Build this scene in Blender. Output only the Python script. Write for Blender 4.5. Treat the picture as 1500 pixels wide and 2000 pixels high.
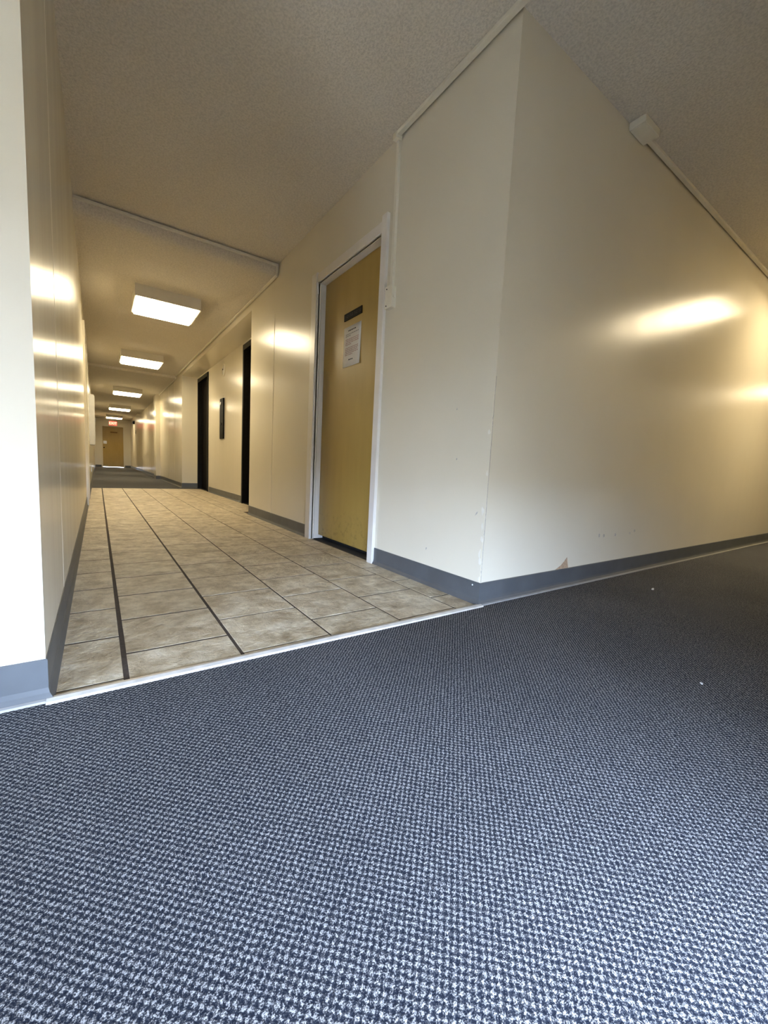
import bpy, bmesh, math, random
from mathutils import Matrix, Vector

for o in list(bpy.data.objects):
    bpy.data.objects.remove(o, do_unlink=True)
scene = bpy.context.scene
C = scene.collection
rnd = random.Random(7)

# ------------------------------------------------------------------ camera
cam_data = bpy.data.cameras.new('camera')
cam_data.sensor_fit = 'HORIZONTAL'
cam_data.sensor_width = 36.0
cam_data.lens = 36.0 * 796.175 / 1500.0
cam_data.clip_start = 0.01
cam = bpy.data.objects.new('camera', cam_data)
C.objects.link(cam)
rx, ry, rz = (0.8194, -0.5711, 0.0497), (0.0196, 0.1146, 0.9932), (0.5729, 0.8129, -0.1050)
cam.matrix_world = Matrix(((rx[0], ry[0], -rz[0], 0.1123),
                           (rx[1], ry[1], -rz[1], -1.2230),
                           (rx[2], ry[2], -rz[2], 0.5964),
                           (0, 0, 0, 1)))
scene.camera = cam

# ------------------------------------------------------------------ light + exposure
SKY = 36.0
LAMP = 12.0            # corridor fixtures
LAMP_X = 8.5          # fixtures of the crossing corridor
world = bpy.data.worlds.new('world')
scene.world = world
world.use_nodes = True
bg = world.node_tree.nodes['Background']
bg.inputs['Color'].default_value = (0.56, 0.71, 1.0, 1)
bg.inputs['Strength'].default_value = SKY

# daylight enters behind the camera through two unseen windows, added and shaped for it
BACK = -1.50
OPEN = {'wide': (-2.65, -1.35, 0.06, 1.15), 'low': (0.02, 0.94, 0.03, 0.60)}   # x0, x1, z0, z1 in the back wall
for key, (ox0, ox1, oz0, oz1) in OPEN.items():
    pd = bpy.data.lights.new(key + '_daylight', 'AREA')
    pd.shape = 'RECTANGLE'
    pd.size = ox1 - ox0
    pd.size_y = oz1 - oz0
    pd.cycles.is_portal = True
    po = bpy.data.objects.new(key + '_daylight', pd)
    C.objects.link(po)
    po.location = ((ox0 + ox1) / 2, BACK - 0.16, (oz0 + oz1) / 2)
    po.rotation_euler = (math.radians(-90), 0, math.radians(180))   # faces +Y

vs = scene.view_settings
vs.view_transform = 'Standard'
vs.look = 'None'
vs.exposure = 1.2
vs.gamma = 1.0
vs.use_curve_mapping = False

# ------------------------------------------------------------------ materials
def srgb(r, g, b):
    f = lambda c: (c / 12.92) if c <= 0.04045 else ((c + 0.055) / 1.055) ** 2.4
    return (f(r / 255), f(g / 255), f(b / 255), 1)

class NT:
    def __init__(self, name):
        self.m = bpy.data.materials.new(name)
        self.m.use_nodes = True
        self.t = self.m.node_tree
        self.n = self.t.nodes
        self.b = self.n['Principled BSDF']
    def new(self, typ, **kw):
        nd = self.n.new(typ)
        for k, v in kw.items():
            setattr(nd, k, v)
        return nd
    def link(self, a, b):
        self.t.links.new(a, b)
    def coord(self, scale=(1, 1, 1), rot=(0, 0, 0), out='Object'):
        tc = self.new('ShaderNodeTexCoord')
        mp = self.new('ShaderNodeMapping')
        mp.inputs['Scale'].default_value = scale
        mp.inputs['Rotation'].default_value = rot
        self.link(tc.outputs[out], mp.inputs['Vector'])
        return mp.outputs['Vector']
    def geo(self, scale=(1, 1, 1), rot=(0, 0, 0)):
        g = self.new('ShaderNodeNewGeometry')
        mp = self.new('ShaderNodeMapping')
        mp.inputs['Scale'].default_value = scale
        mp.inputs['Rotation'].default_value = rot
        self.link(g.outputs['Position'], mp.inputs['Vector'])
        return mp.outputs['Vector']
    def noise(self, vec, scale, detail=2, rough=0.5, out='Fac'):
        nd = self.new('ShaderNodeTexNoise')
        nd.inputs['Scale'].default_value = scale
        nd.inputs['Detail'].default_value = detail
        nd.inputs['Roughness'].default_value = rough
        self.link(vec, nd.inputs['Vector'])
        return nd.outputs[out]
    def ramp(self, fac, stops):
        r = self.new('ShaderNodeValToRGB')
        els = r.color_ramp.elements
        while len(els) < len(stops):
            els.new(0.5)
        for e, (p, c) in zip(els, stops):
            e.position = p
            e.color = c if len(c) == 4 else (*c, 1)
        self.link(fac, r.inputs['Fac'])
        return r.outputs['Color']
    def math(self, op, a, b=None, c=None):
        nd = self.new('ShaderNodeMath', operation=op)
        for i, v in enumerate((a, b, c)):
            if v is None:
                continue
            if isinstance(v, (int, float)):
                nd.inputs[i].default_value = v
            else:
                self.link(v, nd.inputs[i])
        return nd.outputs[0]
    def mix(self, fac, a, b, blend='MIX'):
        nd = self.new('ShaderNodeMix', data_type='RGBA', blend_type=blend)
        for sock, v in ((nd.inputs['Factor'], fac), (nd.inputs[6], a), (nd.inputs[7], b)):
            if isinstance(v, (int, float)):
                sock.default_value = v
            elif isinstance(v, tuple):
                sock.default_value = v
            else:
                self.link(v, sock)
        return nd.outputs[2]
    def bump(self, h, strength, dist=0.01, normal=None):
        nd = self.new('ShaderNodeBump')
        nd.inputs['Strength'].default_value = strength
        nd.inputs['Distance'].default_value = dist
        self.link(h, nd.inputs['Height'])
        if normal is not None:
            self.link(normal, nd.inputs['Normal'])
        self.link(nd.outputs['Normal'], self.b.inputs['Normal'])
        return nd.outputs['Normal']
    def set(self, **kw):
        for k, v in kw.items():
            k = k.replace('_', ' ')
            s = self.b.inputs[k]
            if hasattr(v, 'is_output'):
                self.link(v, s)
            else:
                s.default_value = v

MAT = {}
def plain(name, col, rough=0.5, metal=0.0, vary=0.06, scale=30, bump=0.0, spec=0.5):
    t = NT(name)
    v = t.geo()
    n = t.noise(v, scale, 3)
    lo = tuple(c * (1 - vary) for c in col[:3]) + (1,)
    hi = tuple(min(1, c * (1 + vary)) for c in col[:3]) + (1,)
    t.set(Base_Color=t.ramp(n, [(0.3, lo), (0.7, hi)]), Roughness=rough, Metallic=metal)
    t.b.inputs['Specular IOR Level'].default_value = spec
    if bump:
        t.bump(n, bump, 0.002)
    MAT[name] = t.m
    return t.m

def wall_paint(name, col):
    t = NT(name)
    v = t.geo()
    big = t.noise(v, 1.3, 3)
    fine = t.noise(v, 220, 2)
    streak = t.noise(t.geo((7, 7, 0.4)), 1.0, 3, 0.6)
    lo = tuple(c * 0.94 for c in col[:3]) + (1,)
    base = t.ramp(big, [(0.3, lo), (0.7, col)])
    # grey scuffs near the floor
    sc = t.noise(t.geo((5, 5, 9)), 2.2, 6, 0.7)
    scm = t.ramp(sc, [(0.70, (0, 0, 0)), (0.74, (1, 1, 1))])
    z = t.new('ShaderNodeSeparateXYZ')
    t.link(v, z.inputs[0])
    low = t.ramp(t.math('MULTIPLY', z.outputs['Z'], 1.0), [(0.10, (1, 1, 1)), (0.45, (0, 0, 0))])
    fac = t.math('MULTIPLY', t.math('MULTIPLY', scm, low), 0.35)
    base = t.mix(fac, base, (0.22, 0.21, 0.19, 1))
    rg = t.ramp(streak, [(0.3, (0.222,) * 3), (0.7, (0.262,) * 3)])
    t.set(Base_Color=base, Roughness=rg)
    t.b.inputs['Specular IOR Level'].default_value = 0.30
    h = t.math('ADD', t.math('MULTIPLY', fine, 0.10), t.math('ADD', t.math('MULTIPLY', streak, 0.10), t.math('MULTIPLY', t.noise(v, 6.0, 2), 0.35)))
    t.bump(h, 0.10, 0.004)
    MAT[name] = t.m
    return t.m

WALL = wall_paint('cream wall paint', (0.72, 0.66, 0.52, 1))

def ceiling_mat():
    t = NT('stippled ceiling paint')
    v = t.geo()
    n = t.noise(v, 95, 4, 0.65)
    n2 = t.noise(v, 1.1, 3)
    c = t.ramp(n2, [(0.3, (0.66, 0.60, 0.50)), (0.7, (0.71, 0.65, 0.545))])
    sp = t.ramp(n, [(0.35, (0.80,) * 3), (0.6, (1, 1, 1))])
    t.set(Base_Color=t.mix(1.0, c, sp, 'MULTIPLY'), Roughness=0.9)
    t.bump(n, 0.7, 0.006)
    return t.m
CEIL = ceiling_mat()

def carpet_mat(name, far=False):
    t = NT(name)
    v = t.geo()
    warp = t.noise(v, 95, 2, 0.6, out='Color')
    wv = t.new('ShaderNodeVectorMath', operation='MULTIPLY_ADD')
    t.link(warp, wv.inputs[0])
    wv.inputs[1].default_value = (0.0095, 0.0095, 0.0)
    t.link(v, wv.inputs[2])
    mp = t.new('ShaderNodeMapping')
    mp.inputs['Rotation'].default_value = (0, 0, math.radians(45))
    k = 2 * math.pi / 0.0088
    mp.inputs['Scale'].default_value = (k, k, 1)
    t.link(wv.outputs[0], mp.inputs['Vector'])
    s = t.new('ShaderNodeSeparateXYZ')
    t.link(mp.outputs['Vector'], s.inputs[0])
    lat = t.math('ADD', t.math('COSINE', s.outputs['X']), t.math('COSINE', s.outputs['Y']))   # -2..2
    fl = t.noise(v, 500, 3, 0.75)
    h = t.math('ADD', t.math('MULTIPLY', lat, -0.062), fl)                                     # about 0.5
    rough_patch = t.noise(v, 2.0, 3)
    col = t.ramp(h, [(0.34, (0.010, 0.014, 0.026)), (0.46, (0.024, 0.030, 0.045)),
                     (0.535, (0.097, 0.096, 0.096)), (0.645, (0.60, 0.59, 0.575))])
    col = t.mix(1.0, col, t.ramp(rough_patch, [(0.3, (0.82, 0.82, 0.82)), (0.7, (1, 1, 1))]), 'MULTIPLY')
    t.set(Base_Color=col, Roughness=0.95)
    t.b.inputs['Specular IOR Level'].default_value = 0.12
    t.bump(h, 1.0, 0.006)
    return t.m
CARPET = carpet_mat('blue grey loop carpet')

def tile_mat():
    t = NT('beige stone look tile')
    oi = t.new('ShaderNodeObjectInfo')
    v = t.geo()
    off = t.new('ShaderNodeVectorMath', operation='ADD')
    sc = t.new('ShaderNodeVectorMath', operation='SCALE')
    t.link(oi.outputs['Random'], sc.inputs['Scale'])
    sc.inputs[0].default_value = (37, 23, 11)
    t.link(sc.outputs[0], off.inputs[0])
    t.link(v, off.inputs[1])
    p = off.outputs[0]
    n = t.noise(p, 11, 8, 0.66)
    n2 = t.noise(p, 34, 6, 0.7)
    c = t.ramp(n, [(0.30, (0.34, 0.26, 0.165)), (0.44, (0.54, 0.445, 0.305)), (0.55, (0.68, 0.585, 0.425)), (0.68, (0.80, 0.71, 0.545))])
    c2 = t.ramp(n2, [(0.34, (0.70, 0.67, 0.61)), (0.52, (1, 1, 1))])
    col = t.mix(0.8, c, c2, 'MULTIPLY')
    tone = t.ramp(oi.outputs['Random'], [(0, (0.90, 0.90, 0.88)), (1, (1.0, 1.0, 1.0))])
    col = t.mix(1.0, col, tone, 'MULTIPLY')
    t.set(Base_Color=col, Roughness=t.ramp(n2, [(0.3, (0.34,) * 3), (0.7, (0.5,) * 3)]))
    t.bump(t.math('ADD', n, t.math('MULTIPLY', n2, 0.4)), 1.0, 0.02)
    return t.m
TILE = tile_mat()
GROUT = plain('brown grout', (0.060, 0.043, 0.029, 1), 0.9, vary=0.25, scale=90, bump=0.4)
BASE = plain('blue grey vinyl base', (0.085, 0.090, 0.093, 1), 0.42, vary=0.12, scale=8)
STRIP = plain('pale metal transition strip', (0.62, 0.59, 0.53, 1), 0.4, 0.2, vary=0.15, scale=25)
TRIM = plain('white gloss trim paint', (0.70, 0.665, 0.60, 1), 0.3, vary=0.04, scale=6)
RACE = plain('cream raceway', (0.72, 0.67, 0.54, 1), 0.4, vary=0.03)
LAMPBODY = plain('white enamel fixture', (0.66, 0.62, 0.52, 1), 0.45, vary=0.02)
BLACK = plain('black elevator enamel', (0.004, 0.003, 0.003, 1), 0.6, vary=0.2, spec=0.04)
BRONZE = plain('dark bronze frame', (0.008, 0.0075, 0.0065, 1), 0.45, vary=0.2, spec=0.12)
DARK = plain('painted gap shade', (0.006, 0.005, 0.004, 1), 0.9)  # near-black colour standing for the shade in gaps around the doors
PLASTIC = plain('black plastic', (0.005, 0.0045, 0.004, 1), 0.5, vary=0.1, spec=0.08)
PAPER = plain('white paper', (0.68, 0.66, 0.62, 1), 0.6, vary=0.02)
INK = plain('black ink', (0.06, 0.055, 0.055, 1), 0.8)
REDINK = plain('faded red ink', (0.42, 0.27, 0.255, 1), 0.8)
GREYINK = plain('grey ink', (0.30, 0.285, 0.28, 1), 0.8)
ENGRAVE = plain('grey engraving', (0.040, 0.038, 0.038, 1), 0.7)
STEEL = plain('brushed steel', (0.50, 0.49, 0.46, 1), 0.3, 0.9, vary=0.08)
GYPSUM = plain('torn brown wallboard paper', (0.42, 0.29, 0.18, 1), 0.9, vary=0.2, scale=80)
GREYCAB = plain('pale grey cabinet enamel', (0.60, 0.60, 0.58, 1), 0.45, vary=0.03)
SCUFF = plain('dark scuff', (0.45, 0.42, 0.36, 1), 0.8, vary=0.3, scale=120)
CHIP = plain('chipped plaster', (0.73, 0.69, 0.585, 1), 0.8, vary=0.05)
LINT = plain('white lint', (0.75, 0.75, 0.73, 1), 0.9)
CONCRETE = plain('outdoor concrete', (0.30, 0.24, 0.175, 1), 0.9, vary=0.12, scale=4)
ALU = plain('anodised aluminium', (0.42, 0.42, 0.42, 1), 0.35, 0.8)

def door_mat(name, a, b):
    t = NT(name)
    v = t.geo()
    n = t.noise(t.geo((7, 7, 1.3)), 1.4, 4, 0.6)
    col = t.ramp(n, [(0.3, a), (0.7, b)])
    z = t.new('ShaderNodeSeparateXYZ')
    t.link(v, z.inputs[0])
    kick = t.ramp(z.outputs['Z'], [(0.06, (1, 1, 1)), (0.32, (0, 0, 0))])
    sc = t.ramp(t.noise(v, 26, 5, 0.7), [(0.54, (0, 0, 0)), (0.66, (1, 1, 1))])
    col = t.mix(t.math('MULTIPLY', t.math('MULTIPLY', kick, sc), 0.55), col, (0.10, 0.065, 0.02, 1))
    t.set(Base_Color=col, Roughness=0.36)
    t.bump(t.noise(v, 160, 2), 0.05, 0.002)
    return t.m
YELLOW = door_mat('mustard yellow door paint', (0.365, 0.245, 0.060, 1), (0.405, 0.275, 0.072, 1))

def emissive(name, col, strength):
    t = NT(name)
    t.set(Base_Color=(*col, 1), Emission_Color=(*col, 1), Emission_Strength=strength)
    return t.m
LENS = emissive('lit prismatic lens', (1.0, 0.85, 0.57), LAMP)
LENS_X = emissive('lit warm prismatic lens', (1.0, 0.83, 0.54), LAMP_X)
RED_LIT = emissive('lit red exit face', (1.0, 0.05, 0.03), 1.0)
RED_TEXT = emissive('lit exit letters', (1.0, 0.30, 0.20), 2.0)

def glass_mat():
    t = NT('clear door glass')
    tr = t.new('ShaderNodeBsdfTransparent')
    gl = t.new('ShaderNodeBsdfGlossy')
    gl.inputs['Roughness'].default_value = 0.02
    mx = t.new('ShaderNodeMixShader')
    mx.inputs[0].default_value = 0.07
    t.link(tr.outputs[0], mx.inputs[1])
    t.link(gl.outputs[0], mx.inputs[2])
    t.link(mx.outputs[0], t.n['Material Output'].inputs['Surface'])
    return t.m
GLASS = glass_mat()

# ------------------------------------------------------------------ mesh helpers
class MB:
    def __init__(self):
        self.v, self.f = [], []
    def box(self, x0, x1, y0, y1, z0, z1):
        b = len(self.v)
        self.v += [(x0, y0, z0), (x1, y0, z0), (x1, y1, z0), (x0, y1, z0), (x0, y0, z1), (x1, y0, z1), (x1, y1, z1), (x0, y1, z1)]
        self.f += [[b + i for i in q] for q in ((3, 2, 1, 0), (4, 5, 6, 7), (0, 1, 5, 4), (1, 2, 6, 5), (2, 3, 7, 6), (3, 0, 4, 7))]
        return self
    def prism(self, pts, axis, a, b):
        """polygon pts in the two other axes, extruded along axis from a to b"""
        def P(p, t):
            return {'x': (t, p[0], p[1]), 'y': (p[0], t, p[1]), 'z': (p[0], p[1], t)}[axis]
        n, o = len(pts), len(self.v)
        self.v += [P(p, a) for p in pts] + [P(p, b) for p in pts]
        self.f += [[o + i for i in range(n)][::-1], [o + n + i for i in range(n)]]
        self.f += [[o + i, o + (i + 1) % n, o + n + (i + 1) % n, o + n + i] for i in range(n)]
        return self
    def sweep(self, path, prof):
        """prof = list of (out, z); path = list of (x, y); 'out' is to the right of travel; mitred"""
        o = len(self.v)
        n = len(prof)
        for i, p in enumerate(path):
            p = Vector(p)
            ds = []
            if i > 0:
                ds.append((p - Vector(path[i - 1])).normalized())
            if i < len(path) - 1:
                ds.append((Vector(path[i + 1]) - p).normalized())
            ns = [Vector((d.y, -d.x)) for d in ds]
            m = ns[0] if len(ns) == 1 else (ns[0] + ns[1]) / (1 + ns[0].dot(ns[1]))
            for (u, z) in prof:
                self.v.append((p.x + m.x * u, p.y + m.y * u, z))
        for i in range(len(path) - 1):
            for j in range(n):
                a, b = o + i * n + j, o + i * n + (j + 1) % n
                self.f.append([a, b, b + n, a + n])
        self.f.append([o + j for j in range(n)][::-1])
        e = o + (len(path) - 1) * n
        self.f.append([e + j for j in range(n)])
        return self
    def lathe(self, prof, center, axis='x', seg=24):
        o = len(self.v)
        for (r, h) in prof:
            for k in range(seg):
                a = 2 * math.pi * k / seg
                c, s = r * math.cos(a), r * math.sin(a)
                d = {'x': (h, c, s), 'y': (c, h, s), 'z': (c, s, h)}[axis]
                self.v.append(tuple(center[i] + d[i] for i in range(3)))
        for i in range(len(prof) - 1):
            for k in range(seg):
                a, b = o + i * seg + k, o + i * seg + (k + 1) % seg
                self.f.append([a, b, b + seg, a + seg])
        self.f.append([o + k for k in range(seg)][::-1])
        e = o + (len(prof) - 1) * seg
        self.f.append([e + k for k in range(seg)])
        return self
    def mesh(self, name, mat, bevel=0.0, seg=2, smooth=False):
        me = bpy.data.meshes.new(name)
        me.from_pydata(self.v, [], self.f)
        bm = bmesh.new()
        bm.from_mesh(me)
        bmesh.ops.recalc_face_normals(bm, faces=bm.faces)
        if bevel:
            es = [e for e in bm.edges if e.is_manifold and e.calc_face_angle(0) > 0.6]
            bmesh.ops.bevel(bm, geom=es, offset=bevel, segments=seg, profile=0.6, affect='EDGES', clamp_overlap=True)
        bm.to_mesh(me)
        bm.free()
        if smooth:
            for p in me.polygons:
                p.use_smooth = True
        me.materials.append(mat)
        return me
    def build(self, name, mat, parent=None, bevel=0.0, seg=2, smooth=False):
        o = bpy.data.objects.new(name, self.mesh(name, mat, bevel, seg, smooth))
        C.objects.link(o)
        if parent is not None:
            o.parent = parent
            o.matrix_parent_inverse = Matrix.Translation(-parent.location) if parent.type == 'EMPTY' else Matrix.Identity(4)
        return o

def tag(o, label, cat=None, group=None, kind=None):
    o['label'] = label
    if cat:
        o['category'] = cat
    if group:
        o['group'] = group
    if kind:
        o['kind'] = kind
    return o

def thing(name, label, cat, loc=(0, 0, 0), group=None, kind=None):
    o = bpy.data.objects.new(name, None)
    o.empty_display_size = 0.1
    C.objects.link(o)
    o.location = loc
    return tag(o, label, cat, group, kind)

def box(name, mat, parent, x0, x1, y0, y1, z0, z1, bevel=0.0):
    return MB().box(x0, x1, y0, y1, z0, z1).build(name, mat, parent, bevel)

def struct(o, label, cat):
    return tag(o, label, cat, kind='structure')

# ------------------------------------------------------------------ dimensions
W, H = 1.527, 2.44            # corridor width, high ceiling
H2, H3, H4 = 2.34, 2.29, 2.40           # lowered ceilings further along; last one raised to light the far door
YD, YD2 = 2.68, 8.70          # where the ceiling steps down
YE = 23.7                     # end wall
TOP = 2.62
XL, XR = -5.0, 13.0           # ends of the crossing corridor
TILE_END = 7.72
AX, AY0, AY1, AZ = 1.82, 3.49, 8.05, 2.25   # elevator alcove
DY0, DY1, DZ = 0.925, 1.80, 1.985           # opening of the yellow door
LD0, LD1, LDZ = 4.68, 5.50, 2.01            # opening of the door in the left wall
ED0, ED1, EDZ = 0.33, 1.20, 2.02            # opening of the end door
TH = 0.15

# ------------------------------------------------------------------ floors
fl = MB().box(XL, XR, BACK - TH, -0.032, -0.10, 0.0)
fl.box(XL, 0.0, -0.032, 0.02, -0.10, 0.0)
fl.box(W, XR, -0.032, 0.02, -0.10, 0.0)
fl.box(0.0, W, -0.032, 0.0, -0.10, -0.004)
floor = fl.build('floor', CARPET)
struct(floor, 'blue-grey looped carpet filling the foreground of the crossing corridor', 'carpet')
floor_far = box('floor_far', CARPET, None, -TH, AX + 0.1, TILE_END, YE + 0.16, -0.10, 0.002)
struct(floor_far, 'dark carpet of the far corridor beyond the tiles', 'carpet')
floor_tile = box('floor_tile', GROUT, None, -TH, AX + 0.2, 0.0, TILE_END, -0.10, -0.0006)
struct(floor_tile, 'beige stone-look tiled floor between the two carpets', 'tile floor')
ground = box('ground', CONCRETE, None, -40, 40, -60, BACK - TH, -0.16, -0.06)
struct(ground, 'concrete paving outside the added low windows', 'paving')
ground_far = box('ground_far', CONCRETE, None, -3, 5, YE + 0.16, YE + 6, -0.16, -0.06)
struct(ground_far, 'concrete paving outside the far yellow door', 'paving')

G = [0.165, 0.472, 0.780, 1.088, 1.396]      # lengthwise joints
PIT = 0.308
tile_cache = {}
def tile_mesh(w, l):
    key = (round(w, 3), round(l, 3))
    if key not in tile_cache:
        e = 0.0012
        mb = MB()
        mb.v = [(0, 0, -0.012), (w, 0, -0.012), (w, l, -0.012), (0, l, -0.012),
                (0, 0, -0.0012), (w, 0, -0.0012), (w, l, -0.0012), (0, l, -0.0012),
                (e, e, 0), (w - e, e, 0), (w - e, l - e, 0), (e, l - e, 0)]
        mb.f = [[3, 2, 1, 0], [8, 9, 10, 11]]
        for i in range(4):
            j = (i + 1) % 4
            mb.f += [[i, j, 4 + j, 4 + i], [4 + i, 4 + j, 8 + j, 8 + i]]
        tile_cache[key] = mb.mesh('tile', TILE)
    return tile_cache[key]
def lay(x0, x1, y0, y1):
    o = bpy.data.objects.new('tile', tile_mesh(x1 - x0, y1 - y0))
    C.objects.link(o)
    o.location = (x0, y0, 0.0003 + rnd.uniform(-0.0003, 0.0005))
    o.rotation_euler = (rnd.uniform(-0.0008, 0.0008), rnd.uniform(-0.0008, 0.0008), 0)
    o.parent = floor_tile
gw = [0.0065, 0.005, 0.0035, 0.0035, 0.0035]   # half joint widths
edges_x = [(-0.002, G[0] - gw[0])] + [(G[i] + gw[i], G[i + 1] - gw[i + 1]) for i in range(4)] + [(G[4] + gw[4], W + 0.004)]
edges_x += [(W + 0.010, AX + 0.10)]
for ci, (x0, x1) in enumerate(edges_x):
    start = 0.026 if ci % 2 == 0 else 0.180
    js = []
    y = start
    while y < TILE_END - 0.05:
        js.append(y)
        y += PIT
    js.append(TILE_END + 0.003)
    if start > 0.1:
        js = [0.002] + js
    else:
        js = [0.020] + js[1:]
    for a, b in zip(js, js[1:]):
        if ci == 6 and not (a >= AY0 - 0.02 and b <= AY1 + 0.02):
            continue
        lay(x0, x1, a + 0.0046, b - 0.0046)
# slim starter pieces in front of the odd columns
for ci in (0, 2, 4):
    x0, x1 = edges_x[ci]
    lay(x0, x1, 0.001, 0.019)

strip = MB().prism([(-0.034, -0.002), (-0.030, 0.005), (-0.016, 0.008), (-0.002, 0.006), (0.002, -0.002)], 'x', 0.0, W)
# profile is in (y, z): extruded along x
strip = strip.build('trim_1', STRIP)
struct(strip, 'pale metal transition strip between the carpet and the tiles', 'floor strip')

# ------------------------------------------------------------------ ceilings
ceil = MB()
ceil.box(XL, XR, BACK, 0.0, H, TOP)
ceil.box(-TH, W + TH, 0.0, YD, H, TOP)
rc_ = 0.07                                               # rounding added to soften the shade at the step's edge
prof = [(YD2, TOP), (YD, TOP), (YD, H2 + rc_)] + [(YD + rc_ - rc_ * math.cos(a), H2 + rc_ - rc_ * math.sin(a)) for a in [math.pi / 2 * k / 8 for k in range(1, 9)]] + [(YD2, H2)]
ceil.prism(prof, 'x', -TH, W + TH)
ceil.box(-TH, W + TH, YD2, 18.0, H3, TOP)
ceil.box(-TH, W + TH, 18.0, YE + TH, H4, TOP)  # far section raised so the last light reaches the end door
ceil = ceil.build('ceiling', CEIL)
struct(ceil, 'stippled beige ceiling stepping down along the corridor, raised at the far end to light its door', 'ceiling')

# ------------------------------------------------------------------ walls
wl = MB()
wl.box(XL, -TH, 0, TH, 0, TOP)
wl.box(-TH, 0, 0, LD0, 0, TOP)
wl.box(-TH, 0, LD0, LD1, LDZ, TOP)
wl.box(-TH, 0, LD1, YE + TH, 0, TOP)
wl = wl.build('wall_left', WALL)
struct(wl, 'glossy cream left wall of the corridor with its corner at the carpet', 'wall')

wr = MB()
wr.box(W, XR, 0, TH, 0, TOP)
wr.box(W, W + TH, TH, DY0, 0, TOP)
wr.box(W, W + TH, DY0, DY1, DZ, TOP)
wr.box(W, W + TH, DY1, AY0, 0, TOP)
wr.box(W + TH, AX + TH, AY0 - TH, AY0, 0, TOP)         # near cheek of the alcove
wr.box(W, AX, AY0, AY1, AZ, TOP)                        # header over the alcove
wr.box(AX, AX + TH, AY0, 3.86, 0, TOP)
wr.box(AX, AX + TH, 3.86, 4.80, 2.22, TOP)
wr.box(AX, AX + TH, 4.80, 7.02, 0, TOP)
wr.box(AX, AX + TH, 7.02, 7.98, 2.22, TOP)
wr.box(AX, AX + TH, 7.98, AY1, 0, TOP)
wr.box(W, AX + TH, AY1, AY1 + TH, 0, TOP)
wr.box(W, W + TH, AY1 + TH, YE + TH, 0, TOP)
wr.box(W - 0.105, W, 11.60, 12.10, 0, TOP)              # pilaster
wr = wr.build('wall_right', WALL)
struct(wr, 'cream right wall wrapping the outer corner, with door and elevator alcove', 'wall')

we = MB()
we.box(0, ED0, YE, YE + TH, 0, TOP)
we.box(ED1, W, YE, YE + TH, 0, TOP)
we.box(ED0, ED1, YE, YE + TH, EDZ, TOP)
we = we.build('wall_end', WALL)
struct(we, 'short cream wall closing the far end of the corridor', 'wall')

wb = MB()
(dx0, dx1, dz0, dz1), (wx0, wx1, wz0, wz1) = OPEN['wide'], OPEN['low']
wb.box(XL, dx0, BACK - TH, BACK, 0, TOP)
wb.box(dx0, dx1, BACK - TH, BACK, dz1, TOP)
wb.box(dx0, dx1, BACK - TH, BACK, 0, dz0)
wb.box(dx1, wx0, BACK - TH, BACK, 0, TOP)
wb.box(wx0, wx1, BACK - TH, BACK, wz1, TOP)
wb.box(wx0, wx1, BACK - TH, BACK, 0, wz0)
wb.box(wx1, XR, BACK - TH, BACK, 0, TOP)
wb = wb.build('wall_back', WALL)
struct(wb, 'cream wall behind the viewer holding two added low windows', 'wall')
ws = box('wall_side', WALL, None, XR, XR + TH, BACK - TH, TH, 0, TOP)
struct(ws, 'cream wall closing the right end of the crossing corridor', 'wall')
ws2 = box('wall_side_left', WALL, None, XL - TH, XL, BACK - TH, TH, 0, TOP)
struct(ws2, 'cream wall closing the left end of the crossing corridor', 'wall')

# panel joints of the right wall (thin cover beads)
for y, z0 in ((2.76, 0.10),):
    MB().prism([(W + 0.001, y - 0.012), (W - 0.003, y - 0.006), (W - 0.003, y + 0.006), (W + 0.001, y + 0.012)], 'z', z0, 2.02).build('joint_bead', WALL, wr)
for y in (9.0, 9.9, 14.2, 16.9):
    MB().prism([(W + 0.001, y - 0.010), (W - 0.003, y - 0.005), (W - 0.003, y + 0.005), (W + 0.001, y + 0.010)], 'z', 0.10, H3).build('joint_bead', WALL, wr)
for y in (0.66,):
    MB().prism([(-0.001, y - 0.005), (0.0009, y - 0.002), (0.0009, y + 0.002), (-0.001, y + 0.005)], 'z', 0.10, H).build('joint_bead', WALL, wl)

# corner bead with chipped paint on the outer corner
MB().prism([(W + 0.001, -0.0015), (W + 0.016, -0.0015), (W + 0.016, 0.001), (W + 0.001, 0.001)], 'z', 0.10, 1.75).build('corner_bead', WALL, wr)
def blob(name, mat, parent, plane, u, v, ru, rv, n=9, ang=0.0, seed=1, t=0.0012):
    """small irregular flake on a wall: plane 'y0' (faces -Y) or 'xW' (faces -X)"""
    r = random.Random(seed)
    pts = []
    for k in range(n):
        a = 2 * math.pi * k / n
        s = r.uniform(0.55, 1.1)
        du, dv = ru * s * math.cos(a), rv * s * math.sin(a)
        pts.append((u + du * math.cos(ang) - dv * math.sin(ang), v + du * math.sin(ang) + dv * math.cos(ang)))
    mb = MB()
    if plane == 'y0':
        mb.prism(pts, 'y', -t, 0.0006)
    elif plane == 'x0':
        mb.prism(pts, 'x', -0.0006, t)
    else:
        mb.prism(pts, 'x', W - t, W + 0.0006)
    return mb.build(name, mat, parent)
for k, (z, rv) in enumerate(((0.118, .012), (0.20, .018), (0.235, .024), (0.30, .016), (0.36, .02), (0.43, .02), (0.60, .016), (0.78, .012))):
    blob('paint_chip', CHIP, wr, 'xW', 0.006 + 0.004 * (k % 3), z, 0.006 + 0.003 * (k % 2), rv, seed=20 + k)
for k, z in enumerate((0.15, 0.19, 0.26, 0.33, 0.40, 0.47, 0.55, 0.70, 0.83, 0.96)):
    blob('paint_chip', SCUFF, wr, 'y0', W + 0.003, z, 0.0022, 0.020 + 0.008 * (k % 3), seed=40 + k, t=0.0022)
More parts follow.
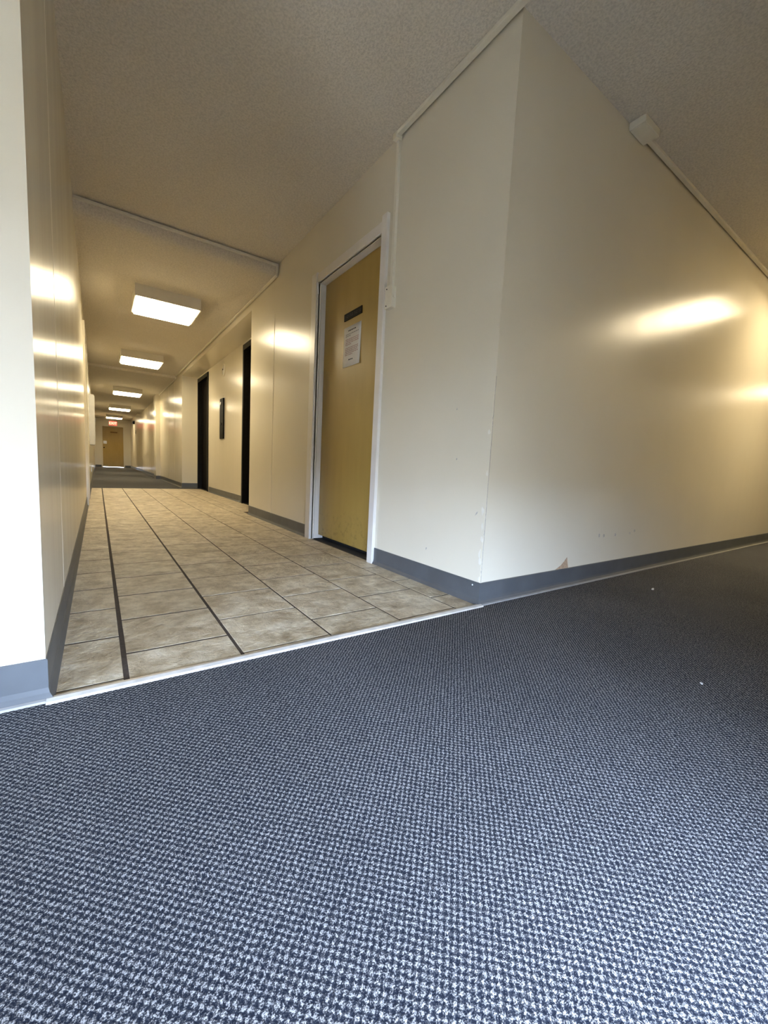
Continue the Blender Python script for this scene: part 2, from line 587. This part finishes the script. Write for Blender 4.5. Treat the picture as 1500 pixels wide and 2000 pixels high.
zs = [0.103, 0.16, 0.24, 0.33, 0.45, 0.56, 0.68, 0.80, 0.93, 1.02]
crk = [(W + 0.0030 + 0.0006 * (k % 2), z) for k, z in enumerate(zs)] + [(W + 0.0050 - 0.0004 * (k % 3), z) for k, z in reversed(list(enumerate(zs)))]
MB().prism(crk, 'y', -0.0021, -0.0008).build('corner_crack', plain('grey crack', (0.20, 0.19, 0.18, 1), 0.9), wr)
blob('scuff_mark', SCUFF, wr, 'xW', 0.050, 0.415, 0.004, 0.014, ang=0.6, seed=3)
blob('scuff_mark', SCUFF, wr, 'xW', 0.22, 0.90, 0.003, 0.007, ang=0.2, seed=4)
blob('scuff_mark', SCUFF, wr, 'xW', 0.20, 0.66, 0.003, 0.006, ang=0.2, seed=5)
blob('scuff_mark', SCUFF, wr, 'xW', 0.38, 0.19, 0.004, 0.010, ang=0.5, seed=6)
for k, (x, z) in enumerate(((2.545, .268), (2.60, .262), (2.74, .262), (2.93, .262), (2.99, .275))):
    blob('scuff_mark', SCUFF, wr, 'y0', x, z, 0.010, 0.012, ang=0.4 * k, seed=60 + k)
torn = MB().prism([(2.120, 0.103), (2.240, 0.103), (2.228, 0.140), (2.222, 0.162), (2.196, 0.140), (2.170, 0.122)], 'y', -0.002, 0.0006).build('torn_paint_patch', GYPSUM, wr)
torn['label'] = 'small brown torn patch above the vinyl base'

# ------------------------------------------------------------------ baseboards
BP = [(0.0, 0.0), (0.016, 0.0), (0.013, 0.006), (0.006, 0.018), (0.004, 0.030), (0.004, 0.099), (0.002, 0.102), (0.0, 0.102)]
def baseboard(name, paths, label):
    mb = MB()
    for p in paths:
        mb.sweep(p, BP)
    o = mb.build(name, BASE)
    return struct(o, label, 'baseboard')
# 'out' is to the right of travel
baseboard('baseboard_left', [[(XL, 0), (0, 0), (0, LD0 - 0.07)], [(0, LD1 + 0.07), (0, YE)]],
          'grey vinyl base along the left wall and round its corner')
baseboard('baseboard_right', [[(W, DY0 - 0.058), (W, 0), (XR, 0)], [(W, AY0), (W, DY1 + 0.086)],
                              [(AX, 6.96), (AX, 4.86)],
                              [(W - 0.105, 12.10), (W - 0.105, 11.60), (W, 11.60), (W, AY1), (AX - 0.002, AY1)],
                              [(W, YE), (W, 12.10)]],
          'grey vinyl base along the right wall, outer corner and elevator alcove')
baseboard('baseboard_end', [[(0.016, YE), (ED0 - 0.06, YE)], [(ED1 + 0.06, YE), (W - 0.016, YE)]],
          'dark vinyl base on either side of the far door')
baseboard('baseboard_back', [[(XR, BACK), (wx1 + 0.01, BACK)], [(wx0 - 0.01, BACK), (dx1 + 0.01, BACK)], [(dx0 - 0.01, BACK), (XL, BACK)]],
          'grey vinyl base along the wall behind the viewer')
nail = MB().lathe([(0.0035, 0.0), (0.0035, -0.002), (0.0015, -0.0035)], (W - 0.004, 0.039, 0.084), 'x', 10).build('base_screw', LINT, None)
nail.parent = bpy.data.objects['baseboard_right']
# lighter strips painting the sheen on the base's toe in the crossing corridor
cq = MB().prism([(-0.0155, 0.0), (-0.023, 0.0), (-0.0215, 0.005), (-0.0135, 0.0075)], 'x', W - 0.016, XR).build('trim_2', plain('painted toe sheen', (0.27, 0.265, 0.25, 1), 0.5))
struct(cq, 'thin strip painting the sheen on the base toe beside the carpet, right of the corner', 'trim')
cq2 = MB().prism([(-0.0155, 0.0), (-0.023, 0.0), (-0.0215, 0.005), (-0.0135, 0.0075)], 'x', XL, 0.016).build('trim_3', MAT['painted toe sheen'])
struct(cq2, 'thin strip painting the sheen on the base toe at the left corner', 'trim')

# ------------------------------------------------------------------ yellow door in the right wall
d1 = thing('door_1', 'mustard yellow flush door with white frame in the right wall', 'door', (W + 0.06, (DY0 + DY1) / 2, 0), kind='structure')
box('door_slab', YELLOW, d1, W + 0.060, W + 0.100, DY0 + 0.006, DY1 - 0.006, 0.034, DZ - 0.004, 0.002)
fr = MB()
fr.box(W - 0.020, W + 0.012, DY0 - 0.056, DY0, 0, 2.070)         # near casing
fr = fr.build('casing', TRIM, d1, 0.003)
MB().box(W - 0.020, W + 0.012, DY1, DY1 + 0.084, 0, 2.060).build('casing', TRIM, d1, 0.003)
MB().box(W - 0.012, W + 0.012, DY0, DY1, DZ, DZ + 0.062).build('casing', TRIM, d1, 0.003)
MB().box(W + 0.0121, W + 0.12, DY0 - 0.02, DY0 + 0.001, 0, DZ).build('jamb', TRIM, d1)
MB().box(W + 0.0121, W + 0.12, DY1 - 0.001, DY1 + 0.02, 0, DZ).build('jamb', TRIM, d1)
MB().box(W + 0.0121, W + 0.12, DY0, DY1, DZ - 0.001, DZ + 0.02).build('jamb', TRIM, d1)
MB().prism([(W + 0.012, DY1 - 0.0012), (W + 0.018, DY1 - 0.006), (W + 0.024, DY1 - 0.0012)], 'z', 0, DZ - 0.01).build('stop_bead', TRIM, d1)
box('sill', DARK, d1, W + 0.02, W + 0.12, DY0 + 0.002, DY1 - 0.002, -0.002, 0.004)  # dark sheet painting the shade in the gap under the door slab
box('dark_backing', DARK, d1, W + 0.102, W + 0.13, DY0 - 0.02, DY1 + 0.02, 0.0, DZ)

# plaque and paper notice on the yellow door (the writing is too blurred to read: word-shaped strokes)
FX = W + 0.060
pl = thing('door_sign', 'small black plaque with pale lettering on the near yellow door', 'sign', (FX, 1.358, 1.628))
box('plate', PLASTIC, pl, FX - 0.005, FX, 1.238, 1.478, 1.630, 1.679, 0.001)
y = 1.462
k = 0
words = [0.056, 0.048, 0.050, 0.036]
for wd in words:
    yy = y
    n = max(3, int(wd / 0.011))
    for q in range(n):
        w_ = wd / n * 0.66
        z0, z1 = 1.646, 1.664
        bar = MB()
        bar.box(FX - 0.0058, FX - 0.0049, yy - w_, yy - w_ + 0.0026, z0, z1)
        if q % 3 == 0:
            bar.box(FX - 0.0058, FX - 0.0049, yy - w_, yy, z1 - 0.004, z1)
        if q % 3 != 1:
            bar.box(FX - 0.0058, FX - 0.0049, yy - w_, yy, z0, z0 + 0.004)
        bar.build('letter', ENGRAVE, pl)
        yy -= wd / n
    y -= wd + 0.009
nt = thing('paper_notice', 'white printed notice with red paragraphs below the black plaque', 'paper', (FX, 1.358, 1.305))
sheet = MB()
Y0, Y1, Z0, Z1 = 1.242, 1.476, 1.306, 1.582
N = 6
for i in range(N + 1):
    for j in range(N + 1):
        u, v = i / N, j / N
        lift = 0.0012 + 0.004 * (1 - v) ** 3 * (0.4 + 0.6 * abs(u - 0.5) * 2)
        sheet.v.append((FX - lift, Y0 + (Y1 - Y0) * u, Z0 + (Z1 - Z0) * v))
for i in range(N):
    for j in range(N):
        a = i * (N + 1) + j
        sheet.f.append([a, a + 1, a + N + 2, a + N + 1])
sh = sheet.build('sheet', PAPER, nt, smooth=True)
md = sh.modifiers.new('thickness', 'SOLIDIFY')
md.thickness = 0.0004
def textline(mat, ya, yb, z, h, seed):
    r = random.Random(seed)
    mb = MB()
    y = ya
    v = (z - Z0) / (Z1 - Z0)
    x = FX - (0.0012 + 0.004 * (1 - v) ** 3) - 0.0012
    while y > yb + 0.006:
        wd = min(r.uniform(0.008, 0.026), y - yb)
        mb.box(x - 0.0003, x + 0.0001, y - wd, y, z - h / 2, z + h / 2)
        y -= wd + 0.005
    mb.build('text_line', mat, nt)
textline(INK, 1.415, 1.300, 1.553, 0.007, 1)
z = 1.530
for s, (mat, a, b) in enumerate([(GREYINK, 1.448, 1.262), (GREYINK, 1.448, 1.38), (None, 0, 0),
                                 (REDINK, 1.448, 1.27), (REDINK, 1.448, 1.262), (REDINK, 1.448, 1.27), (REDINK, 1.448, 1.36), (None, 0, 0),
                                 (REDINK, 1.448, 1.27), (REDINK, 1.448, 1.262), (REDINK, 1.448, 1.28), (REDINK, 1.448, 1.262), (REDINK, 1.448, 1.34), (None, 0, 0)]):
    if mat:
        textline(mat, a, b, z, 0.0052, 10 + s)
    z -= 0.0118
textline(INK, 1.395, 1.335, 1.352, 0.007, 77)

# ------------------------------------------------------------------ elevators in the alcove
def elevator(name, y0, y1, label):
    e = thing(name, label, 'elevator door', (AX, (y0 + y1) / 2, 0), kind='structure')
    fw = 0.05
    top = 2.215
    MB().box(AX - 0.016, AX + 0.11, y0, y0 + fw, 0, top).build('frame_post', BRONZE, e, 0.003)
    MB().box(AX - 0.016, AX + 0.11, y1 - fw, y1, 0, top).build('frame_post', BRONZE, e, 0.003)
    MB().box(AX - 0.016, AX + 0.11, y0 + fw, y1 - fw, top - 0.075, top).build('frame_head', BRONZE, e, 0.003)
    ym = (y0 + y1) / 2
    MB().box(AX + 0.055, AX + 0.085, y0 + fw, ym - 0.002, 0.006, top - 0.075).build('door_panel', BLACK, e, 0.002)
    MB().box(AX + 0.060, AX + 0.090, ym + 0.002, y1 - fw, 0.006, top - 0.075).build('door_panel', BLACK, e, 0.002)
    MB().box(AX + 0.002, AX + 0.11, y0 + fw, y1 - fw, -0.003, 0.006).build('sill', BRONZE, e)
    MB().box(AX + 0.092, AX + 0.12, y0, y1, 0, 2.22).build('dark_backing', DARK, e)
    return e
elevator('door_2', 3.862, 4.798, 'near black elevator door half hidden by the alcove edge')
elevator('door_3', 7.022, 7.978, 'farther black elevator door at the end of the alcove')

cp = thing('elevator_call_panel', 'tall narrow black call panel on the cream wall between the elevator doors', 'call panel', (AX, 5.945, 0.955))
box('back_plate', STEEL, cp, AX - 0.005, AX, 5.825, 6.075, 0.945, 1.625, 0.002)
box('black_face', PLASTIC, cp, AX - 0.026, AX - 0.005, 5.838, 6.062, 0.958, 1.612, 0.004)
MB().lathe([(0.026, 0), (0.026, -0.006), (0.020, -0.009)], (AX - 0.026, 5.98, 1.53), 'x', 16).build('call_button', STEEL, cp)
MB().lathe([(0.022, 0), (0.022, -0.005), (0.017, -0.008)], (AX - 0.026, 5.95, 1.20), 'x', 16).build('call_button', BRONZE, cp)
MB().lathe([(0.006, 0), (0.006, -0.003)], (AX - 0.001, 5.93, 1.65), 'x', 8).build('key_switch', BRONZE, cp)
fi = thing('elevator_indicator', 'small round indicator plate high above the call panel', 'indicator', (AX, 5.90, 2.06))
MB().lathe([(0.098, 0), (0.098, -0.006), (0.086, -0.012), (0.078, -0.006), (0.078, 0)], (AX, 5.90, 2.06), 'x', 28).build('ring', RACE, fi)
MB().lathe([(0.076, 0), (0.076, -0.005), (0.050, -0.008)], (AX, 5.90, 2.06), 'x', 28).build('face', LAMPBODY, fi)
MB().lathe([(0.013, 0), (0.013, -0.006), (0.006, -0.009)], (AX - 0.0075, 5.945, 2.075), 'x', 12).build('lens', BRONZE, fi)

# ------------------------------------------------------------------ door in the left wall
d4 = thing('door_4', 'door with glossy cream casing set in the left wall', 'door', (0, (LD0 + LD1) / 2, 0), kind='structure')
MB().box(-0.012, 0.020, LD0 - 0.065, LD0, 0, LDZ + 0.065).build('casing', WALL, d4, 0.003)
MB().box(-0.012, 0.020, LD1, LD1 + 0.065, 0, LDZ + 0.065).build('casing', WALL, d4, 0.003)
MB().box(-0.012, 0.020, LD0, LD1, LDZ, LDZ + 0.065).build('casing', WALL, d4, 0.003)
MB().box(-0.080, -0.045, LD0 + 0.003, LD1 - 0.003, 0.008, LDZ - 0.003).build('door_slab', WALL, d4, 0.002)
MB().lathe([(0.026, 0), (0.026, 0.006), (0.010, 0.010), (0.010, 0.030), (0.024, 0.036), (0.024, 0.052), (0.012, 0.060)], (-0.045, LD0 + 0.07, 0.98), 'x', 16).build('knob', STEEL, d4, smooth=True)
MB().box(-0.12, -0.09, LD0 - 0.02, LD1 + 0.02, 0, LDZ).build('dark_backing', DARK, d4)

# ------------------------------------------------------------------ far yellow door
d5 = thing('door_5', 'far mustard yellow door closing the end of the corridor', 'door', ((ED0 + ED1) / 2, YE, 0), kind='structure')
MB().box(ED0 - 0.001, ED1 + 0.001, YE + 0.0205, YE + 0.060, 0.015, EDZ + 0.001).build('door_slab', YELLOW, d5, 0.002)
MB().box(ED0 - 0.055, ED0, YE - 0.016, YE + 0.02, 0, EDZ + 0.055).build('casing', WALL, d5, 0.003)
MB().box(ED1, ED1 + 0.055, YE - 0.016, YE + 0.02, 0, EDZ + 0.055).build('casing', WALL, d5, 0.003)
MB().box(ED0, ED1, YE - 0.016, YE + 0.02, EDZ, EDZ + 0.055).build('casing', WALL, d5, 0.003)
MB().lathe([(0.028, 0), (0.028, -0.008), (0.011, -0.012), (0.011, -0.036), (0.027, -0.042), (0.027, -0.058), (0.012, -0.066)], (ED0 + 0.055, YE + 0.02, 0.965), 'y', 14).build('knob', BRONZE, d5, smooth=True)
MB().box(ED0 + 0.03, ED0 + 0.17, YE + 0.016, YE + 0.020, 1.16, 1.30).build('push_plate', STEEL, d5)
BROWN = plain('brown lettering', (0.17, 0.085, 0.012, 1), 0.6)
MB().box(0.655, 0.955, YE + 0.017, YE + 0.020, 1.715, 1.775).build('name_plate', BROWN, d5)

# exit sign hanging in front of the far door
ex = thing('exit_sign', 'small lit red exit sign hanging before the far yellow door', 'exit sign', (0.735, 22.2, 1.96))
EY = 22.2
MB().box(0.575, 0.895, EY, EY + 0.05, 1.990, 2.200).build('housing', plain('exit sign housing', (0.16, 0.03, 0.02, 1), 0.5), ex, 0.004)
MB().box(0.587, 0.883, EY - 0.004, EY, 2.002, 2.188).build('face', RED_LIT, ex)
MB().box(0.719, 0.751, EY + 0.012, EY + 0.038, 2.200, H4).build('hanger', LAMPBODY, ex)
cu = bpy.data.curves.new('exit_letters', 'FONT')
cu.body = 'EXIT'
cu.align_x, cu.align_y = 'CENTER', 'CENTER'
cu.size = 0.155
cu.extrude = 0.0015
tmp = bpy.data.objects.new('tmp_text', cu)
C.objects.link(tmp)
dg = bpy.context.evaluated_depsgraph_get()
me = bpy.data.meshes.new_from_object(tmp.evaluated_get(dg))
bpy.data.objects.remove(tmp, do_unlink=True)
me.materials.clear()
me.materials.append(RED_TEXT)
le = bpy.data.objects.new('letters', me)
C.objects.link(le)
le.parent = ex
le.rotation_euler = (math.radians(90), 0, 0)
le.location = (0.0, -0.0055, 2.095 - 1.96)

# ------------------------------------------------------------------ ceiling light fixtures
def ceiling_light(cx, cy, hz, label, lens, along='x', w=0.62, l=0.62):
    t = thing('ceiling_light', label, 'ceiling light', (cx, cy, hz), 'square surface-mounted ceiling lights')
    hw, hl, d = w / 2, l / 2, 0.118
    hb = MB()
    # tapered enamel housing: open shell of four side walls and a top plate
    hb.box(cx - hw, cx + hw, cy - hl, cy + hl, hz - 0.012, hz)
    hb.box(cx - hw, cx - hw + 0.012, cy - hl, cy + hl, hz - d, hz - 0.012)
    hb.box(cx + hw - 0.012, cx + hw, cy - hl, cy + hl, hz - d, hz - 0.012)
    hb.box(cx - hw + 0.012, cx + hw - 0.012, cy - hl, cy - hl + 0.012, hz - d, hz - 0.012)
    hb.box(cx - hw + 0.012, cx + hw - 0.012, cy + hl - 0.012, cy + hl, hz - d, hz - 0.012)
    hb.build('housing', LAMPBODY, t)
    a, b = hw - 0.0125, hl - 0.0125
    lb = MB()
    z1, z0 = hz - d + 0.02, hz - d - 0.018
    e = 0.012
    lb.v = [(cx - a, cy - b, z1), (cx + a, cy - b, z1), (cx + a, cy + b, z1), (cx - a, cy + b, z1),
            (cx - a + e, cy - b + e, z0), (cx + a - e, cy - b + e, z0), (cx + a - e, cy + b - e, z0), (cx - a + e, cy + b - e, z0)]
    lb.f = [[0, 1, 2, 3], [7, 6, 5, 4]] + [[i, 4 + i, 4 + (i + 1) % 4, (i + 1) % 4] for i in range(4)]
    lb.build('diffuser', lens, t)
    return t
ceiling_light(0.765, 4.13, H2, 'nearest and largest square ceiling light of the corridor', LENS)
ceiling_light(0.765, 7.26, H2, 'second square ceiling light of the corridor from the camera', LENS)
ceiling_light(0.765, 11.35, H3, 'third square ceiling light, above the far carpet', LENS)
ceiling_light(0.765, 15.75, H3, 'fourth square ceiling light, next to last before the exit sign', LENS)
ceiling_light(0.765, 21.35, H4, 'farthest square ceiling light, just above the exit sign', LENS)
ceiling_light(5.10, -0.78, H, 'ceiling light of the crossing corridor to the right of the corner', LENS_X, l=0.9)
ceiling_light(10.0, -0.78, H, 'farther ceiling light of the crossing corridor at its right end', LENS_X, l=0.9)

# ------------------------------------------------------------------ raceways, boxes
ra = thing('cable_raceway', 'cream cable raceway along the ceiling edge dropping to a wall box by the door', 'raceway', (W, 0.8, 1.64))
MB().box(W - 0.038, W - 0.012, BACK + 0.01, 0.80, H - 0.020, H - 0.0005).build('ceiling_run', RACE, ra, 0.003)
MB().box(W - 0.018, W, 0.793, 0.815, 1.640, H - 0.018).build('wall_drop', RACE, ra, 0.002)
MB().box(W - 0.041, W - 0.001, 0.785, 0.823, H - 0.034, H - 0.0002).build('elbow', RACE, ra, 0.004)
jb = thing('wall_box', 'cream surface box on the wall between yellow door and corner', 'electrical box', (W, 0.80, 1.515))
box('body', RACE, jb, W - 0.029, W, 0.772, 0.833, 1.517, 1.635, 0.003)
box('cover', RACE, jb, W - 0.033, W - 0.029, 0.769, 0.836, 1.514, 1.638, 0.0015)
box('knockout', RACE, jb, W - 0.020, W - 0.008, 0.769, 0.772, 1.570, 1.584)
MB().lathe([(0.004, 0), (0.004, -0.002)], (W - 0.033, 0.820, 1.530), 'x', 8).build('screw', BRONZE, jb)
MB().lathe([(0.004, 0), (0.004, -0.002)], (W - 0.033, 0.820, 1.622), 'x', 8).build('screw', BRONZE, jb)

rb = thing('cable_raceway', 'thin raceway crossing the corridor ceiling at the step from wall to wall', 'raceway', (0.75, YD - 0.01, H))
MB().box(0.002, W - 0.030, YD - 0.018, YD - 0.0005, H - 0.032, H - 0.012).build('cross_run', RACE, rb, 0.002)
MB().box(W - 0.030, W - 0.012, YD - 0.018, YD - 0.0005, H2 - 0.018, H - 0.012).build('drop', RACE, rb, 0.002)
rb = thing('cable_raceway', 'thin raceway along the lowered ceiling edge above the elevator alcove', 'raceway', (W - 0.01, YD, H2))
MB().box(W - 0.030, W - 0.010, YD + 0.0005, YD2 - 0.022, H2 - 0.018, H2 - 0.0005).build('edge_run', RACE, rb, 0.002)
MB().box(W - 0.030, W - 0.010, YD2 - 0.022, YD2 - 0.001, H3 - 0.018, H2 - 0.0005).build('drop', RACE, rb, 0.002)
MB().box(W - 0.030, W - 0.010, YD2, 11.59, H3 - 0.018, H3 - 0.0005).build('edge_run', RACE, rb, 0.002)

rc = thing('cable_raceway', 'raceway leaving a small ceiling box along the top of the crossing corridor wall', 'raceway', (2.5, 0, H))
MB().box(2.57, XR - 0.01, -0.034, -0.010, H - 0.018, H - 0.0005).build('edge_run', RACE, rc, 0.002)
cb = thing('ceiling_box', 'small square junction box on the ceiling edge right of the corner', 'electrical box', (2.485, -0.04, H))
box('body', RACE, cb, 2.405, 2.568, -0.082, -0.001, H - 0.036, H - 0.0003, 0.004)
box('cover', RACE, cb, 2.412, 2.561, -0.077, -0.006, H - 0.040, H - 0.0362, 0.001)

# ------------------------------------------------------------------ small things along the corridor
cab = thing('wall_cabinet', 'pale grey metal cabinet hung on the far left wall', 'cabinet', (0, 8.3, 0.77))
box('body', GREYCAB, cab, 0.0, 0.075, 8.0, 8.62, 0.77, 1.67, 0.003)
box('door', GREYCAB, cab, 0.0755, 0.084, 8.015, 8.605, 0.785, 1.655, 0.002)
box('latch', STEEL, cab, 0.0845, 0.094, 8.05, 8.075, 1.18, 1.25, 0.002)
al = thing('fire_alarm', 'small dark alarm horn high on the far right wall', 'alarm', (W, 20.9, 2.08))
box('body', BRONZE, al, W - 0.07, W, 20.82, 20.98, 2.06, 2.20, 0.006)
MB().lathe([(0.05, 0), (0.05, -0.012), (0.03, -0.022)], (W - 0.07, 20.90, 2.13), 'x', 14).build('horn', BLACK, al)
ps = thing('room_plaque', 'small dark plaque below the alarm horn on the far right wall', 'sign', (W, 20.3, 1.62))
box('plate', BRONZE, ps, W - 0.012, W, 20.22, 20.40, 1.60, 1.75, 0.002)
box('border', STEEL, ps, W - 0.0135, W - 0.012, 20.24, 20.38, 1.70, 1.712)
op = thing('wall_outlet', 'small outlet plate low on the far left wall', 'outlet', (0, 9.2, 0.3))
box('plate', STEEL, op, 0.0, 0.006, 9.2, 9.27, 0.24, 0.36, 0.001)
box('socket', PLASTIC, op, 0.006, 0.008, 9.22, 9.25, 0.26, 0.29)
box('socket', PLASTIC, op, 0.006, 0.008, 9.22, 9.25, 0.31, 0.34)

# crumbs on the carpet
def crumb(x, y, w, l, rot, label):
    r = random.Random(int(x * 100))
    pts = [(x + (w * math.cos(a) * math.cos(rot) - l * math.sin(a) * math.sin(rot)) * r.uniform(.6, 1.1),
            y + (w * math.cos(a) * math.sin(rot) + l * math.sin(a) * math.cos(rot)) * r.uniform(.6, 1.1)) for a in [2 * math.pi * k / 8 for k in range(8)]]
    o = MB().prism(pts, 'z', 0.0003, 0.0035).build('carpet_crumb', LINT)
    return tag(o, label, 'crumb')
crumb(2.651, -0.274, 0.022, 0.006, 0.3, 'pale scrap lying on the carpet near the right wall')
crumb(1.590, -0.830, 0.006, 0.003, 0.8, 'tiny white crumb on the carpet in the right foreground')

# ------------------------------------------------------------------ unseen windows added behind the viewer, sized for their daylight
def glazed(name, key, fw, label, cat):
    x0, x1, z0, z1 = OPEN[key]
    t = thing(name, label, cat, ((x0 + x1) / 2, BACK, z0), kind='structure')
    for a in (x0, x1 - fw):
        MB().box(a, a + fw, BACK - 0.10, BACK - 0.04, z0, z1).build('stile', ALU, t, 0.003)
    MB().box(x0 + fw, x1 - fw, BACK - 0.10, BACK - 0.04, z1 - fw, z1).build('rail', ALU, t, 0.003)
    MB().box(x0 + fw, x1 - fw, BACK - 0.10, BACK - 0.04, z0, z0 + fw).build('rail', ALU, t, 0.003)
    MB().box(x0 + fw, x1 - fw, BACK - 0.073, BACK - 0.067, z0 + fw, z1 - fw).build('pane', GLASS, t)
    return t
glazed('added_window_1', 'low', 0.03, 'unseen low window added behind the viewer to put daylight on the carpet', 'window')
glazed('added_window_2', 'wide', 0.04, 'unseen wide low window added behind the viewer on the left for daylight on the walls', 'window')
